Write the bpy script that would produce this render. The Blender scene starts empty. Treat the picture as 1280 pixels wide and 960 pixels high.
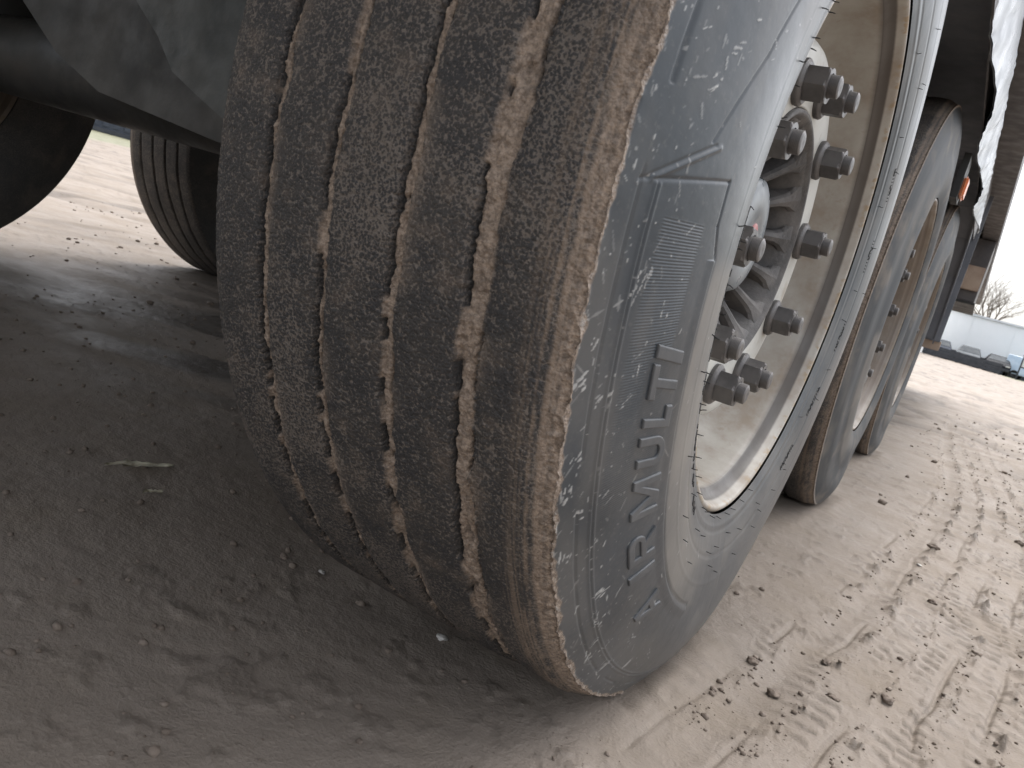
import bpy, bmesh, math, random
import numpy as np
from mathutils import Vector, Matrix

S = bpy.context.scene
COL = S.collection
R_ = math.radians

# ------------------------------------------------------------------ camera
def set_camera():
    yaw, pitch, roll = 0.47658, -0.16779, 0.27932
    cy, sy, cp, sp = math.cos(yaw), math.sin(yaw), math.cos(pitch), math.sin(pitch)
    fwd = Vector((-sy * cp, cy * cp, sp)); right = Vector((cy, sy, 0)); up = right.cross(fwd)
    c, s = math.cos(roll), math.sin(roll)
    r2 = c * right + s * up; u2 = -s * right + c * up
    cam = bpy.data.cameras.new('camera'); ob = bpy.data.objects.new('camera', cam); COL.objects.link(ob)
    m = Matrix((( r2.x, u2.x, -fwd.x, 0.34215), (r2.y, u2.y, -fwd.y, -0.92407), (r2.z, u2.z, -fwd.z, 0.4248), (0, 0, 0, 1)))
    ob.matrix_world = m
    cam.sensor_width = 36; cam.lens = 36 * 1021.68 / 1280
    cam.clip_start = 0.02; cam.clip_end = 2000
    cam.dof.use_dof = True; cam.dof.focus_distance = 0.86; cam.dof.aperture_fstop = 20
    S.camera = ob
set_camera()

# ------------------------------------------------------------------ sky, sun, exposure
W = bpy.data.worlds.new('World'); S.world = W; W.use_nodes = True
wn = W.node_tree.nodes; wl = W.node_tree.links
bg = wn['Background']
sky = wn.new('ShaderNodeTexSky'); sky.sky_type = 'NISHITA'; sky.sun_disc = False
SUN_EL, SUN_AZ = R_(66), R_(-4)          # azimuth measured from +Y towards +X
sky.sun_elevation = SUN_EL; sky.sun_rotation = SUN_AZ
sky.air_density = 1.0; sky.dust_density = 6.0; sky.ozone_density = 1.0
hs = wn.new('ShaderNodeHueSaturation'); hs.inputs['Saturation'].default_value = 0.28
wl.new(sky.outputs[0], hs.inputs['Color']); wl.new(hs.outputs[0], bg.inputs['Color'])
bg.inputs['Strength'].default_value = 0.14
sl = bpy.data.lights.new('sun', 'SUN'); sl.energy = 0.2; sl.angle = R_(60); sl.color = (1, 0.96, 0.9)
so = bpy.data.objects.new('sun', sl); COL.objects.link(so)
sd = Vector((math.sin(SUN_AZ) * math.cos(SUN_EL), math.cos(SUN_AZ) * math.cos(SUN_EL), math.sin(SUN_EL)))
so.rotation_euler = sd.to_track_quat('Z', 'Y').to_euler()
S.view_settings.view_transform = 'Standard'; S.view_settings.look = 'None'
S.view_settings.exposure = 1.72
S.cycles.use_denoising = True; S.cycles.denoising_prefilter = 'ACCURATE'; S.cycles.denoising_input_passes = 'RGB_ALBEDO_NORMAL'; S.view_settings.gamma = 1.0

# ------------------------------------------------------------------ noise
def vnoise(x, y, seed):
    t = np.random.RandomState(seed).rand(257, 257).astype(np.float32)
    t[256] = t[0]; t[:, 256] = t[:, 0]
    x = np.asarray(x, np.float32); y = np.asarray(y, np.float32)
    x, y = np.broadcast_arrays(x, y)
    xf = np.floor(x); yf = np.floor(y)
    xi = xf.astype(np.int64) & 255; yi = yf.astype(np.int64) & 255
    u = x - xf; v = y - yf
    u = u * u * (3 - 2 * u); v = v * v * (3 - 2 * v)
    return (t[xi, yi] * (1 - u) + t[xi + 1, yi] * u) * (1 - v) + (t[xi, yi + 1] * (1 - u) + t[xi + 1, yi + 1] * u) * v
def fbm(x, y, seed, oct=3):
    a, s, tot = 1.0, 0.0, 0.0
    for o in range(oct):
        s = s + a * vnoise(x * 2 ** o + 17.3 * o, y * 2 ** o + 5.1 * o, seed + o); tot += a; a *= 0.5
    return s / tot
def sst(a, b, x):
    t = np.clip((x - a) / (b - a), 0, 1); return t * t * (3 - 2 * t)

# ------------------------------------------------------------------ object helpers
def tag(o, label=None, cat=None, group=None, kind=None):
    if label: o['label'] = label
    if cat: o['category'] = cat
    if group: o['group'] = group
    if kind: o['kind'] = kind
    return o
def empty(name, loc=(0, 0, 0), parent=None, rz=0):
    o = bpy.data.objects.new(name, None); COL.objects.link(o); o.empty_display_size = 0.1
    o.location = loc; o.rotation_euler = (0, 0, rz)
    if parent: o.parent = parent
    return o
def link(name, me, mat=None, parent=None, smooth=None):
    if mat and not me.materials: me.materials.append(mat)
    if smooth is not None:
        me.polygons.foreach_set('use_smooth', np.full(len(me.polygons), smooth)); me.update()
    o = bpy.data.objects.new(name, me); COL.objects.link(o)
    if parent: o.parent = parent
    return o
def grid_mesh(name, P, wrap=False, flip=False):
    nr, nc = P.shape[:2]
    idx = np.arange(nr * nc, dtype=np.int32).reshape(nr, nc)
    if wrap: idx = np.concatenate([idx, idx[:, :1]], 1)
    q = np.stack([idx[:-1, :-1], idx[:-1, 1:], idx[1:, 1:], idx[1:, :-1]], -1).reshape(-1, 4)
    if flip: q = q[:, ::-1]
    me = bpy.data.meshes.new(name)
    me.vertices.add(nr * nc); me.vertices.foreach_set('co', np.ascontiguousarray(P, np.float32).ravel())
    n = len(q)
    me.loops.add(n * 4); me.loops.foreach_set('vertex_index', np.ascontiguousarray(q, np.int32).ravel())
    me.polygons.add(n); me.polygons.foreach_set('loop_start', np.arange(0, 4 * n, 4, dtype=np.int32))
    me.polygons.foreach_set('use_smooth', np.ones(n, bool))
    me.update(calc_edges=True); me.validate()
    return me
def add_attr(me, name, v):
    a = me.attributes.new(name, 'FLOAT', 'POINT'); a.data.foreach_set('value', np.ascontiguousarray(v, np.float32).ravel())
def bm_mesh(name, bm, smooth=False):
    me = bpy.data.meshes.new(name); bmesh.ops.recalc_face_normals(bm, faces=bm.faces)
    bm.to_mesh(me); bm.free()
    me.polygons.foreach_set('use_smooth', np.full(len(me.polygons), smooth)); me.update()
    return me
def bbox(bm, x0, x1, y0, y1, z0, z1, M=None, bev=0.0):
    b2 = bmesh.new()
    r = bmesh.ops.create_cube(b2, size=1)
    for v in b2.verts:
        v.co = Vector(((x0 + x1) / 2 + v.co.x * (x1 - x0), (y0 + y1) / 2 + v.co.y * (y1 - y0), (z0 + z1) / 2 + v.co.z * (z1 - z0)))
    if bev: bmesh.ops.bevel(b2, geom=b2.edges[:], offset=bev, segments=2, affect='EDGES')
    if M: bmesh.ops.transform(b2, matrix=M, verts=b2.verts)
    me = bpy.data.meshes.new('tmp'); b2.to_mesh(me); b2.free(); bm.from_mesh(me); bpy.data.meshes.remove(me)
def box_mesh(name, *a, bev=0.0):
    bm = bmesh.new(); bbox(bm, *a, bev=bev); return bm_mesh(name, bm)
def lathe(name, prof, n=96, axis='X', flip=False):
    th = np.linspace(0, 2 * np.pi, n, endpoint=False)
    p = np.array(prof, float)
    A = np.repeat(p[:, :1], n, 1); B = p[:, 1:2] * np.cos(th); C = p[:, 1:2] * np.sin(th)
    P = np.stack([A, B, C], -1) if axis == 'X' else (np.stack([C, A, B], -1) if axis == 'Y' else np.stack([B, C, A], -1))
    return grid_mesh(name, P, wrap=True, flip=flip)
def tube(bm, pts, rad, n=8, caps=True):
    pts = [Vector(p) for p in pts]; rads = rad if isinstance(rad, (list, tuple)) else [rad] * len(pts)
    rings = []
    ref = None
    for i, p in enumerate(pts):
        d = (pts[min(i + 1, len(pts) - 1)] - pts[max(i - 1, 0)]).normalized()
        if ref is None: ref = d.orthogonal().normalized()
        ref = (ref - d * ref.dot(d)).normalized(); b = d.cross(ref)
        rings.append([bm.verts.new(p + rads[i] * (math.cos(2 * math.pi * k / n) * ref + math.sin(2 * math.pi * k / n) * b)) for k in range(n)])
    for a, c in zip(rings[:-1], rings[1:]):
        for k in range(n): bm.faces.new((a[k], a[(k + 1) % n], c[(k + 1) % n], c[k]))
    if caps: bm.faces.new(rings[0][::-1]); bm.faces.new(rings[-1])
def prism(bm, pts, ext):
    """closed polygon of 3-D points extruded by vector ext"""
    ext = Vector(ext); a = [bm.verts.new(Vector(p)) for p in pts]; b = [bm.verts.new(Vector(p) + ext) for p in pts]
    bm.faces.new(a[::-1]); bm.faces.new(b)
    n = len(a)
    for k in range(n): bm.faces.new((a[k], a[(k + 1) % n], b[(k + 1) % n], b[k]))

# ------------------------------------------------------------------ materials
class NT:
    def __init__(s, name):
        s.m = bpy.data.materials.new(name); s.m.use_nodes = True; s.t = s.m.node_tree; s.b = s.t.nodes['Principled BSDF']
        s.tc = s.t.nodes.new('ShaderNodeTexCoord')
    def n(s, typ, **kw):
        nd = s.t.nodes.new(typ)
        for k, v in kw.items():
            if k in nd.inputs: nd.inputs[k].default_value = v
            else: setattr(nd, k, v)
        return nd
    def l(s, a, b): s.t.links.new(a, b)
    def noise(s, scale, detail=4, rough=0.55, vec=None, sc=None):
        nd = s.n('ShaderNodeTexNoise'); nd.inputs['Scale'].default_value = scale; nd.inputs['Detail'].default_value = detail
        nd.inputs['Roughness'].default_value = rough
        v = vec or s.tc.outputs['Object']
        if sc:
            mp = s.n('ShaderNodeMapping'); mp.inputs['Scale'].default_value = sc; s.l(v, mp.inputs['Vector']); v = mp.outputs[0]
        s.l(v, nd.inputs['Vector']); return nd.outputs['Fac']
    def attr(s, name):
        nd = s.n('ShaderNodeAttribute'); nd.attribute_name = name; return nd.outputs['Fac']
    def ramp(s, v, a, b, lo=0.0, hi=1.0):
        nd = s.n('ShaderNodeMapRange'); nd.interpolation_type = 'SMOOTHSTEP'
        nd.inputs['From Min'].default_value = a; nd.inputs['From Max'].default_value = b
        nd.inputs['To Min'].default_value = lo; nd.inputs['To Max'].default_value = hi
        s.l(v, nd.inputs['Value']); return nd.outputs[0]
    def math(s, op, a, b):
        nd = s.n('ShaderNodeMath'); nd.operation = op
        for i, v in enumerate((a, b)):
            if isinstance(v, (int, float)): nd.inputs[i].default_value = v
            else: s.l(v, nd.inputs[i])
        return nd.outputs[0]
    def mix(s, f, a, b):
        nd = s.n('ShaderNodeMix'); nd.data_type = 'RGBA'
        if isinstance(f, (int, float)): nd.inputs[0].default_value = f
        else: s.l(f, nd.inputs[0])
        for i, v in ((6, a), (7, b)):
            if isinstance(v, tuple): nd.inputs[i].default_value = (*v, 1)
            else: s.l(v, nd.inputs[i])
        return nd.outputs[2]
    def bump(s, h, strength, dist, prev=None):
        nd = s.n('ShaderNodeBump'); nd.inputs['Strength'].default_value = strength; nd.inputs['Distance'].default_value = dist
        s.l(h, nd.inputs['Height'])
        if prev: s.l(prev, nd.inputs['Normal'])
        return nd.outputs[0]
    def out(s, col=None, rough=None, normal=None, **kw):
        for nm, v in (('Base Color', col), ('Roughness', rough), ('Normal', normal)):
            if v is None: continue
            if isinstance(v, tuple): s.b.inputs[nm].default_value = (*v, 1)
            elif isinstance(v, (int, float)): s.b.inputs[nm].default_value = v
            else: s.l(v, s.b.inputs[nm])
        for k, v in kw.items(): s.b.inputs[k.replace('_', ' ')].default_value = v
        return s.m

def worn(name, c1, c2, scale=6, rough=0.6, rvar=0.15, bump=0.15, bscale=90, bdist=0.002, **kw):
    t = NT(name)
    f = t.ramp(t.noise(scale, 5), 0.38, 0.66)
    g = t.ramp(t.noise(scale * 9, 3), 0.45, 0.75, 0, 0.5)
    col = t.mix(t.math('MAXIMUM', f, g), c1, c2)
    return t.out(col, t.ramp(t.noise(scale * 3), 0.3, 0.7, rough - rvar, rough + rvar), t.bump(t.noise(bscale, 3), bump, bdist), **kw)

def rubber_material(dull=False):
    t = NT('dull_tyre_rubber' if dull else 'tyre_rubber')
    mud, scuff, side, streak = t.attr('mud'), t.attr('scuff'), t.attr('side'), t.attr('streak')
    # worn tread: black rubber with tan grit caught in the grain
    g1 = t.noise(430, 3, 0.65); g2 = t.noise(700, 2, 0.6); big = t.noise(9, 3); mid = t.noise(38, 4, 0.6)
    vo = t.n('ShaderNodeTexVoronoi'); vo.inputs['Scale'].default_value = 420; vo.inputs['Randomness'].default_value = 1.0
    wv = t.n('ShaderNodeVectorMath'); wv.operation = 'MULTIPLY_ADD'; t.l(t.tc.outputs['Object'], wv.inputs[0]); wv.inputs[1].default_value = (1, 1, 1)
    nzc = t.n('ShaderNodeTexNoise'); nzc.inputs['Scale'].default_value = 260; t.l(t.tc.outputs['Object'], nzc.inputs['Vector'])
    sc_ = t.n('ShaderNodeVectorMath'); sc_.operation = 'SCALE'; sc_.inputs['Scale'].default_value = 0.003; t.l(nzc.outputs['Color'], sc_.inputs[0]); t.l(sc_.outputs[0], wv.inputs[2])
    t.l(wv.outputs[0], vo.inputs['Vector'])
    peb = vo.outputs['Distance']
    g1 = t.math('ADD', t.math('MULTIPLY', g1, 0.45), t.math('MULTIPLY', peb, 0.50))
    thr = t.ramp(big, 0.35, 0.65, 0.05, -0.045)
    spec = t.ramp(t.math('ADD', t.math('SUBTRACT', t.math('ADD', t.math('MULTIPLY', g1, 0.6), t.math('MULTIPLY', g2, 0.4)), thr), t.math('MULTIPLY', t.math('SUBTRACT', mid, 0.5), 0.06)), 0.47, 0.57)
    rub = t.mix(t.ramp(mid, 0.35, 0.7), (0.034, 0.033, 0.034), (0.052, 0.047, 0.043))
    tread = t.mix(t.math('MULTIPLY', spec, 0.62), rub, (0.205, 0.174, 0.148))
    tread = t.mix(t.math('MULTIPLY', t.ramp(mid, 0.55, 0.75), 0.22), tread, (0.20, 0.145, 0.11))
    mudc = t.mix(t.ramp(t.noise(210, 5, 0.75), 0.32, 0.68), (0.15, 0.114, 0.088), (0.42, 0.335, 0.265))
    tread = t.mix(t.math('MULTIPLY', streak, 0.8), tread, (0.30, 0.225, 0.165))
    # sidewall: smooth dusty rubber
    sn = t.noise(7, 5, 0.6); sn2 = t.noise(240, 3, 0.6)
    sw = t.mix(t.ramp(sn, 0.3, 0.7), (0.032, 0.040, 0.048), (0.052, 0.062, 0.073))
    sw = t.mix(t.math('MULTIPLY', t.ramp(sn2, 0.55, 0.75), 0.25), sw, (0.16, 0.155, 0.145))
    if dull: sw = t.mix(t.ramp(t.noise(11, 4), 0.5, 0.72), t.mix(0.6, sw, (0.022, 0.025, 0.028)), (0.11, 0.095, 0.08))
    fd = t.attr('film')
    sw = t.mix(fd, sw, (0.20, 0.185, 0.165))
    tread = t.mix(t.attr('deep_shade'), tread, (0.020, 0.020, 0.021))  # dust-free groove hole floors, painted near-black to stand in for deep shade
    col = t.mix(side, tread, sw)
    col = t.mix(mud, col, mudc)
    col = t.mix(scuff, col, (0.62, 0.62, 0.60))
    rough = t.math('ADD', t.math('MULTIPLY', side, -0.08 if dull else -0.40), 0.72)
    rough = t.math('ADD', rough, t.math('MULTIPLY', fd, 0.25))
    rough = t.math('ADD', rough, t.math('MULTIPLY', mud, 0.12))
    bs = t.bump(t.math('ADD', t.math('MULTIPLY', peb, -0.7), t.math('MULTIPLY', g2, 0.5)), 0.8, 0.0018)
    ns = t.bump(t.noise(300, 3), 0.12, 0.0006)
    nm = t.n('ShaderNodeMix'); nm.data_type = 'VECTOR'
    t.l(t.math('SUBTRACT', side, mud), nm.inputs[0]); t.l(bs, nm.inputs[4]); t.l(ns, nm.inputs[5])
    t.l(nm.outputs[1], t.b.inputs['Normal'])
    return t.out(col, rough)

M = {}
M['rubber'] = rubber_material(); M['rubber_dull'] = rubber_material(True)
M['letter'] = worn('raised_letter_rubber', (0.066, 0.071, 0.077), (0.11, 0.115, 0.12), 14, 0.46, 0.06, 0.1, 300, 0.0005)
M['hair'] = worn('rubber_hair', (0.012, 0.012, 0.013), (0.02, 0.02, 0.02), 20, 0.5)
def rim_material(dirty=False):
    t = NT('dirty_rim_paint' if dirty else 'rim_paint')
    tc = t.tc.outputs['Object']
    sx = t.n('ShaderNodeSeparateXYZ'); t.l(tc, sx.inputs[0])
    r = t.n('ShaderNodeVectorMath'); r.operation = 'MULTIPLY'; t.l(tc, r.inputs[0]); r.inputs[1].default_value = (0, 1, 1)
    ln = t.n('ShaderNodeVectorMath'); ln.operation = 'LENGTH'; t.l(r.outputs[0], ln.inputs[0]); rad = ln.outputs['Value']
    n1 = t.noise(14, 5, 0.65); n2 = t.noise(60, 4, 0.6); n3 = t.noise(5, 3)
    base = t.mix(n3, (0.40, 0.39, 0.355), (0.56, 0.56, 0.525))
    spots = t.ramp(n1, 0.54, 0.70); base = t.mix(t.math('MULTIPLY', spots, 0.6), base, (0.30, 0.24, 0.17))
    fine = t.ramp(n2, 0.62, 0.74); base = t.mix(t.math('MULTIPLY', fine, 0.45), base, (0.26, 0.21, 0.16))
    # brown road film on the barrel, heaviest by the flange
    barrel = t.ramp(t.math('ADD', rad, t.math('MULTIPLY', n1, 0.02)), 0.252, 0.280)
    base = t.mix(t.math('MULTIPLY', barrel, t.ramp(n1, 0.35, 0.65, 0.35, 0.7)), base, (0.24, 0.19, 0.145))
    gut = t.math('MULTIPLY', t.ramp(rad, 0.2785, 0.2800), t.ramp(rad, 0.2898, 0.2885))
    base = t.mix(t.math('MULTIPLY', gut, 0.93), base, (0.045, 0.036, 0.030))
    lip = t.ramp(rad, 0.2900, 0.2915)
    rust = t.ramp(n2, 0.50, 0.62)
    base = t.mix(t.math('MULTIPLY', lip, t.math('MULTIPLY', rust, 0.7)), base, (0.30, 0.21, 0.11))
    if dirty: base = t.mix(t.ramp(n3, 0.3, 0.6, 0.55, 0.85), base, (0.17, 0.135, 0.105))
    return t.out(base, t.ramp(n1, 0.3, 0.7, 0.35, 0.6), t.bump(n2, 0.25, 0.001))
M['rim'] = rim_material(); M['rim_dirty'] = rim_material(True)
M['nut'] = worn('zinc_nut', (0.080, 0.076, 0.075), (0.135, 0.128, 0.125), 30, 0.48, 0.1, 0.2, 500, 0.0006, Metallic=0.35)
M['hub'] = worn('cast_hub', (0.075, 0.072, 0.071), (0.15, 0.14, 0.132), 22, 0.65, 0.1, 0.5, 320, 0.0012)
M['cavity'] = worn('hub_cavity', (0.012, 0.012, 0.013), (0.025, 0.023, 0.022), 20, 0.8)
M['cap'] = worn('hub_cap_paint', (0.17, 0.19, 0.205), (0.22, 0.235, 0.245), 16, 0.35, 0.08, 0.05, 200, 0.0004)
M['emblem'] = worn('red_emblem', (0.42, 0.15, 0.15), (0.50, 0.26, 0.25), 60, 0.5, 0.1)
M['steel'] = worn('dusty_chassis_paint', (0.020, 0.021, 0.021), (0.042, 0.040, 0.036), 5, 0.55, 0.12, 0.25, 60, 0.002)
M['plate'] = worn('dusty_grey_plate', (0.036, 0.041, 0.041), (0.060, 0.063, 0.060), 9, 0.6, 0.1, 0.5, 45, 0.003)
M['plastic'] = worn('black_plastic', (0.11, 0.12, 0.14), (0.15, 0.16, 0.18), 6, 0.5, 0.12, 0.1, 60, 0.001)
M['deckwood'] = worn('deck_underside', (0.38, 0.33, 0.27), (0.48, 0.42, 0.35), 5, 0.75, 0.1)
M['sheet'] = worn('white_creased_sheet', (0.29, 0.32, 0.35), (0.36, 0.39, 0.42), 5, 0.35, 0.1, 0.3, 18, 0.006)
M['railp'] = worn('brown_primer_rail', (0.062, 0.058, 0.060), (0.095, 0.086, 0.084), 6, 0.55)
M['tan'] = worn('tan_box', (0.30, 0.22, 0.17), (0.40, 0.31, 0.24), 9, 0.7)
M['orange'] = worn('orange_lens', (0.72, 0.22, 0.08), (0.8, 0.34, 0.18), 30, 0.3)
M['bellow'] = worn('air_spring_rubber', (0.02, 0.02, 0.02), (0.04, 0.038, 0.036), 10, 0.7)

def ground_material():
    t = NT('wet_mud')
    n0 = t.noise(0.9, 4); n1 = t.noise(6, 5, 0.6); n2 = t.noise(45, 5, 0.65); n3 = t.noise(300, 3, 0.6)
    base = t.mix(t.ramp(n0, 0.3, 0.7), (0.192, 0.160, 0.131), (0.232, 0.196, 0.164))
    base = t.mix(t.math('MULTIPLY', t.ramp(n1, 0.45, 0.75), 0.5), base, (0.195, 0.160, 0.122))
    base = t.mix(t.math('MULTIPLY', t.ramp(n2, 0.55, 0.75), 0.4), base, (0.30, 0.262, 0.222))
    base = t.mix(t.math('MULTIPLY', t.ramp(n3, 0.6, 0.72), 0.35), base, (0.10, 0.08, 0.065))
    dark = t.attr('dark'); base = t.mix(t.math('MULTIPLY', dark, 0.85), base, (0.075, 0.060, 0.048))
    gr = t.attr('grass'); base = t.mix(gr, base, (0.17, 0.17, 0.115))
    rough = t.ramp(t.math('ADD', t.math('MULTIPLY', n1, 0.7), t.math('MULTIPLY', n2, 0.3)), 0.3, 0.7, 0.55, 0.86)
    wet = t.attr('wet'); base = t.mix(t.math('MULTIPLY', wet, 0.75), base, (0.085, 0.078, 0.072)); rough = t.math('SUBTRACT', rough, t.math('MULTIPLY', wet, 0.38))
    t.b.inputs['Specular IOR Level'].default_value = 0.32
    b = t.bump(n3, 0.6, 0.0022); b = t.bump(n2, 0.45, 0.006, b)
    return t.out(base, rough, b)
M['ground'] = ground_material()
M['clod'] = worn('mud_clod', (0.13, 0.10, 0.078), (0.21, 0.168, 0.135), 60, 0.75, 0.1, 0.6, 400, 0.002)
M['pebble'] = worn('pale_stone', (0.34, 0.32, 0.29), (0.52, 0.50, 0.47), 40, 0.6)
M['leaf'] = worn('dry_leaf', (0.62, 0.58, 0.45), (0.80, 0.76, 0.62), 40, 0.5)
M['white_wall'] = worn('white_cladding', (0.84, 0.87, 0.88), (0.88, 0.90, 0.91), 0.3, 0.6)
M['roofm'] = worn('pale_roof', (0.6, 0.63, 0.65), (0.68, 0.7, 0.72), 0.3, 0.6)
M['dock'] = worn('dark_plinth', (0.06, 0.065, 0.075), (0.10, 0.105, 0.115), 0.6, 0.7)
M['glass'] = worn('car_glass', (0.03, 0.04, 0.05), (0.05, 0.06, 0.07), 2, 0.6, 0.05)
M['car_dark'] = worn('dark_blue_paint', (0.02, 0.027, 0.04), (0.03, 0.037, 0.055), 2, 0.75)
M['car_grey'] = worn('grey_paint', (0.08, 0.09, 0.10), (0.11, 0.12, 0.13), 2, 0.75)
M['car_black'] = worn('black_paint', (0.014, 0.016, 0.02), (0.024, 0.026, 0.03), 2, 0.75)
M['van_blue'] = worn('pale_blue_paint', (0.42, 0.54, 0.66), (0.52, 0.62, 0.72), 2, 0.35)
M['carlight'] = worn('lamp_lens', (0.55, 0.55, 0.53), (0.7, 0.7, 0.68), 2, 0.2)
M['bark'] = worn('bare_bark', (0.11, 0.09, 0.075), (0.17, 0.145, 0.12), 3, 0.85)
for _n in ('car_dark', 'car_grey', 'car_black', 'glass'): M[_n].node_tree.nodes['Principled BSDF'].inputs['Specular IOR Level'].default_value = 0.15
M['signp'] = worn('sign_panel', (0.72, 0.76, 0.74), (0.78, 0.8, 0.78), 3, 0.5)
M['darkmetal'] = worn('dark_metal', (0.035, 0.04, 0.05), (0.055, 0.06, 0.07), 2, 0.5)
M['container'] = worn('dark_container', (0.04, 0.05, 0.07), (0.07, 0.08, 0.10), 0.7, 0.6)

# ------------------------------------------------------------------ ground
HUB = 0.5
LX, AX = -2.016, 1.331          # left wheel row, axle spacing
WHEELS = [(0, 0), (0, AX), (0, 2 * AX), (LX, 0), (LX, AX), (LX, 2 * AX)]
def ground_height(x, y):
    h = 0.016 * (fbm(x * 1.3, y * 1.3, 11, 3) - 0.5) + 0.006 * (fbm(x * 9, y * 9, 21, 4) - 0.5) + 0.0022 * (fbm(x * 60, y * 60, 31, 3) - 0.5)
    dark = np.zeros_like(x)
    # shallow footprints and lumps under the trailer
    lump = sst(0.58, 0.80, fbm(x * 38, y * 38, 41, 4)) * sst(0.45, 0.62, fbm(x * 2.1 + 3, y * 2.1, 46, 2))
    h = h + 0.0028 * lump * (0.3 + 1.2 * fbm(x * 110, y * 110, 43, 3)); dark = np.maximum(dark, 0.35 * lump)
    # lines of old tyre prints running with the trailer, to the right of the wheels
    curve = 0.200 + 0.135 * np.clip(y, -3, 4) - 0.025 * np.clip(y, 0, 4) ** 2
    wob = 0.016 * (vnoise(y * 3.1, x * 2, 51) - 0.5) + 0.010 * (vnoise(y * 11, x * 9, 52) - 0.5)
    u = x - curve + wob
    zone = sst(-0.035, 0.02, u) * sst(9.0, 5.0, y) * sst(2.6, 1.8, u)
    v = u / 0.066; fr = v - np.floor(v); row = np.floor(v)
    ridge = np.exp(-((fr - 0.5) / 0.13) ** 2)
    cr = sst(0.42, 0.74, fbm(y * 34, row * 7.7 + fr * 3, 61, 3)) * (0.35 + 0.9 * vnoise(row * 3.3, y * 2.2, 62))
    smooth_band = np.exp(-((u - 0.055) / 0.026) ** 2) + np.exp(-((u - 0.44) / 0.05) ** 2)
    calm = 1 - 0.92 * np.clip(smooth_band, 0, 1)
    h = h + zone * calm * 0.0170 * ridge * cr * sst(0.25, 0.75, fbm(x * 120, y * 120, 64, 3))
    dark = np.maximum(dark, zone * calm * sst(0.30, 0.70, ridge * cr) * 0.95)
    dirv = np.where(np.mod(row, 2) < 0.5, 0.5, 0.25)
    ph = (y + dirv * u) / 0.033 + 2.6 * vnoise(y * 6, row * 3, 71)
    rip = np.clip(np.sin(2 * np.pi * ph), -0.2, 1) ** 1
    ripm = sst(0.44, 0.70, fbm(y * 6 + row * 3.7, u * 14, 72, 3)) * (1 - 0.6 * ridge)
    h = h + zone * calm * 0.0032 * rip * ripm * (0.3 + 1.2 * fbm(x * 70, y * 70, 68, 2)) - zone * calm * 0.006 * np.exp(-((fr - 0.20) / 0.05) ** 2) * sst(0.42, 0.6, fbm(y * 7, row * 5.1, 67, 3)) + zone * calm * 0.003 * (fbm(x * 85, y * 85, 66, 3) - 0.5)
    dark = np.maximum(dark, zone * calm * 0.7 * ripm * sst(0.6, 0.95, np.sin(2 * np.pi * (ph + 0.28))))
    h = h - zone * 0.006 * np.clip(smooth_band, 0, 1)
    # far criss-cross ruts
    for (ang, off, sp, sd) in ((0.35, 1.2, 0.9, 81), (-0.5, -3.0, 1.3, 82), (1.2, -6.0, 1.1, 83)):
        w = x * math.cos(ang) - y * math.sin(ang) * 0.6 + off + 0.5 * vnoise(y * 0.4, x * 0.4, sd)
        f = w / sp; f = f - np.floor(f)
        rm = np.exp(-((f - 0.5) / 0.06) ** 2) * sst(0.4, 0.65, fbm(x * 1.1, y * 1.1, sd + 5, 3)) * sst(2.5, 4.5, np.hypot(x * 0.8, y))
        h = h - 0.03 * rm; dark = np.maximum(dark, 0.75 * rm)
    far = np.hypot(x - 0.3, y + 0.9)
    h = h + sst(2.5, 6, far) * 0.03 * (fbm(x * 2.3, y * 2.3, 91, 4) - 0.5)
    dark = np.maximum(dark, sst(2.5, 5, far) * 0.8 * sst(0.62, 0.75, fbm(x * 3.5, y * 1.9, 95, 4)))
    # flat contact patches with mud pressed up around them
    for wx, wy in WHEELS:
        dx = np.abs(x - wx) - 0.155; dy = np.abs(y - wy) - 0.13
        d = np.maximum(dx, dy)
        k = sst(0.10, 0.0, d)
        h = h * (1 - k) + k * (-0.001 + 0.007 * sst(-0.005, 0.03, d) * sst(0.09, 0.03, d) * (0.4 + vnoise(x * 40, y * 40, 99)))
        dark = dark * (1 - k)
    wz = sst(-2.6, -1.6, x + 0.55 * y - 0.9) * sst(0.35, -0.15, x + 0.55 * y - 0.1 ) * sst(-0.1, 0.35, y) * sst(2.6, 1.5, y)
    wet = np.clip(wz * sst(0.36, 0.60, fbm(x * 2.2 + y * 1.1, y * 9 - x * 5, 311, 4)) * 1.2, 0, 1)
    h = h - 0.012 * wz * (fbm(x * 3 + y * 2, y * 16 - x * 8, 313, 3) - 0.5)
    # gentle rise towards the buildings
    h = h + 0.0118 * np.clip(y - 5, 0, None) * sst(5, 14, y)
    grass = sst(66, 69, y + 2.5 * vnoise(x * 0.3, y * 0.3, 7)) * sst(2.2, 3.6, x + 0.0 * y)
    grass = np.maximum(grass, sst(-16.4, -17.4, x + 0.25 * (y - 11.5)))
    return h, dark, grass, wet
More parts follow.
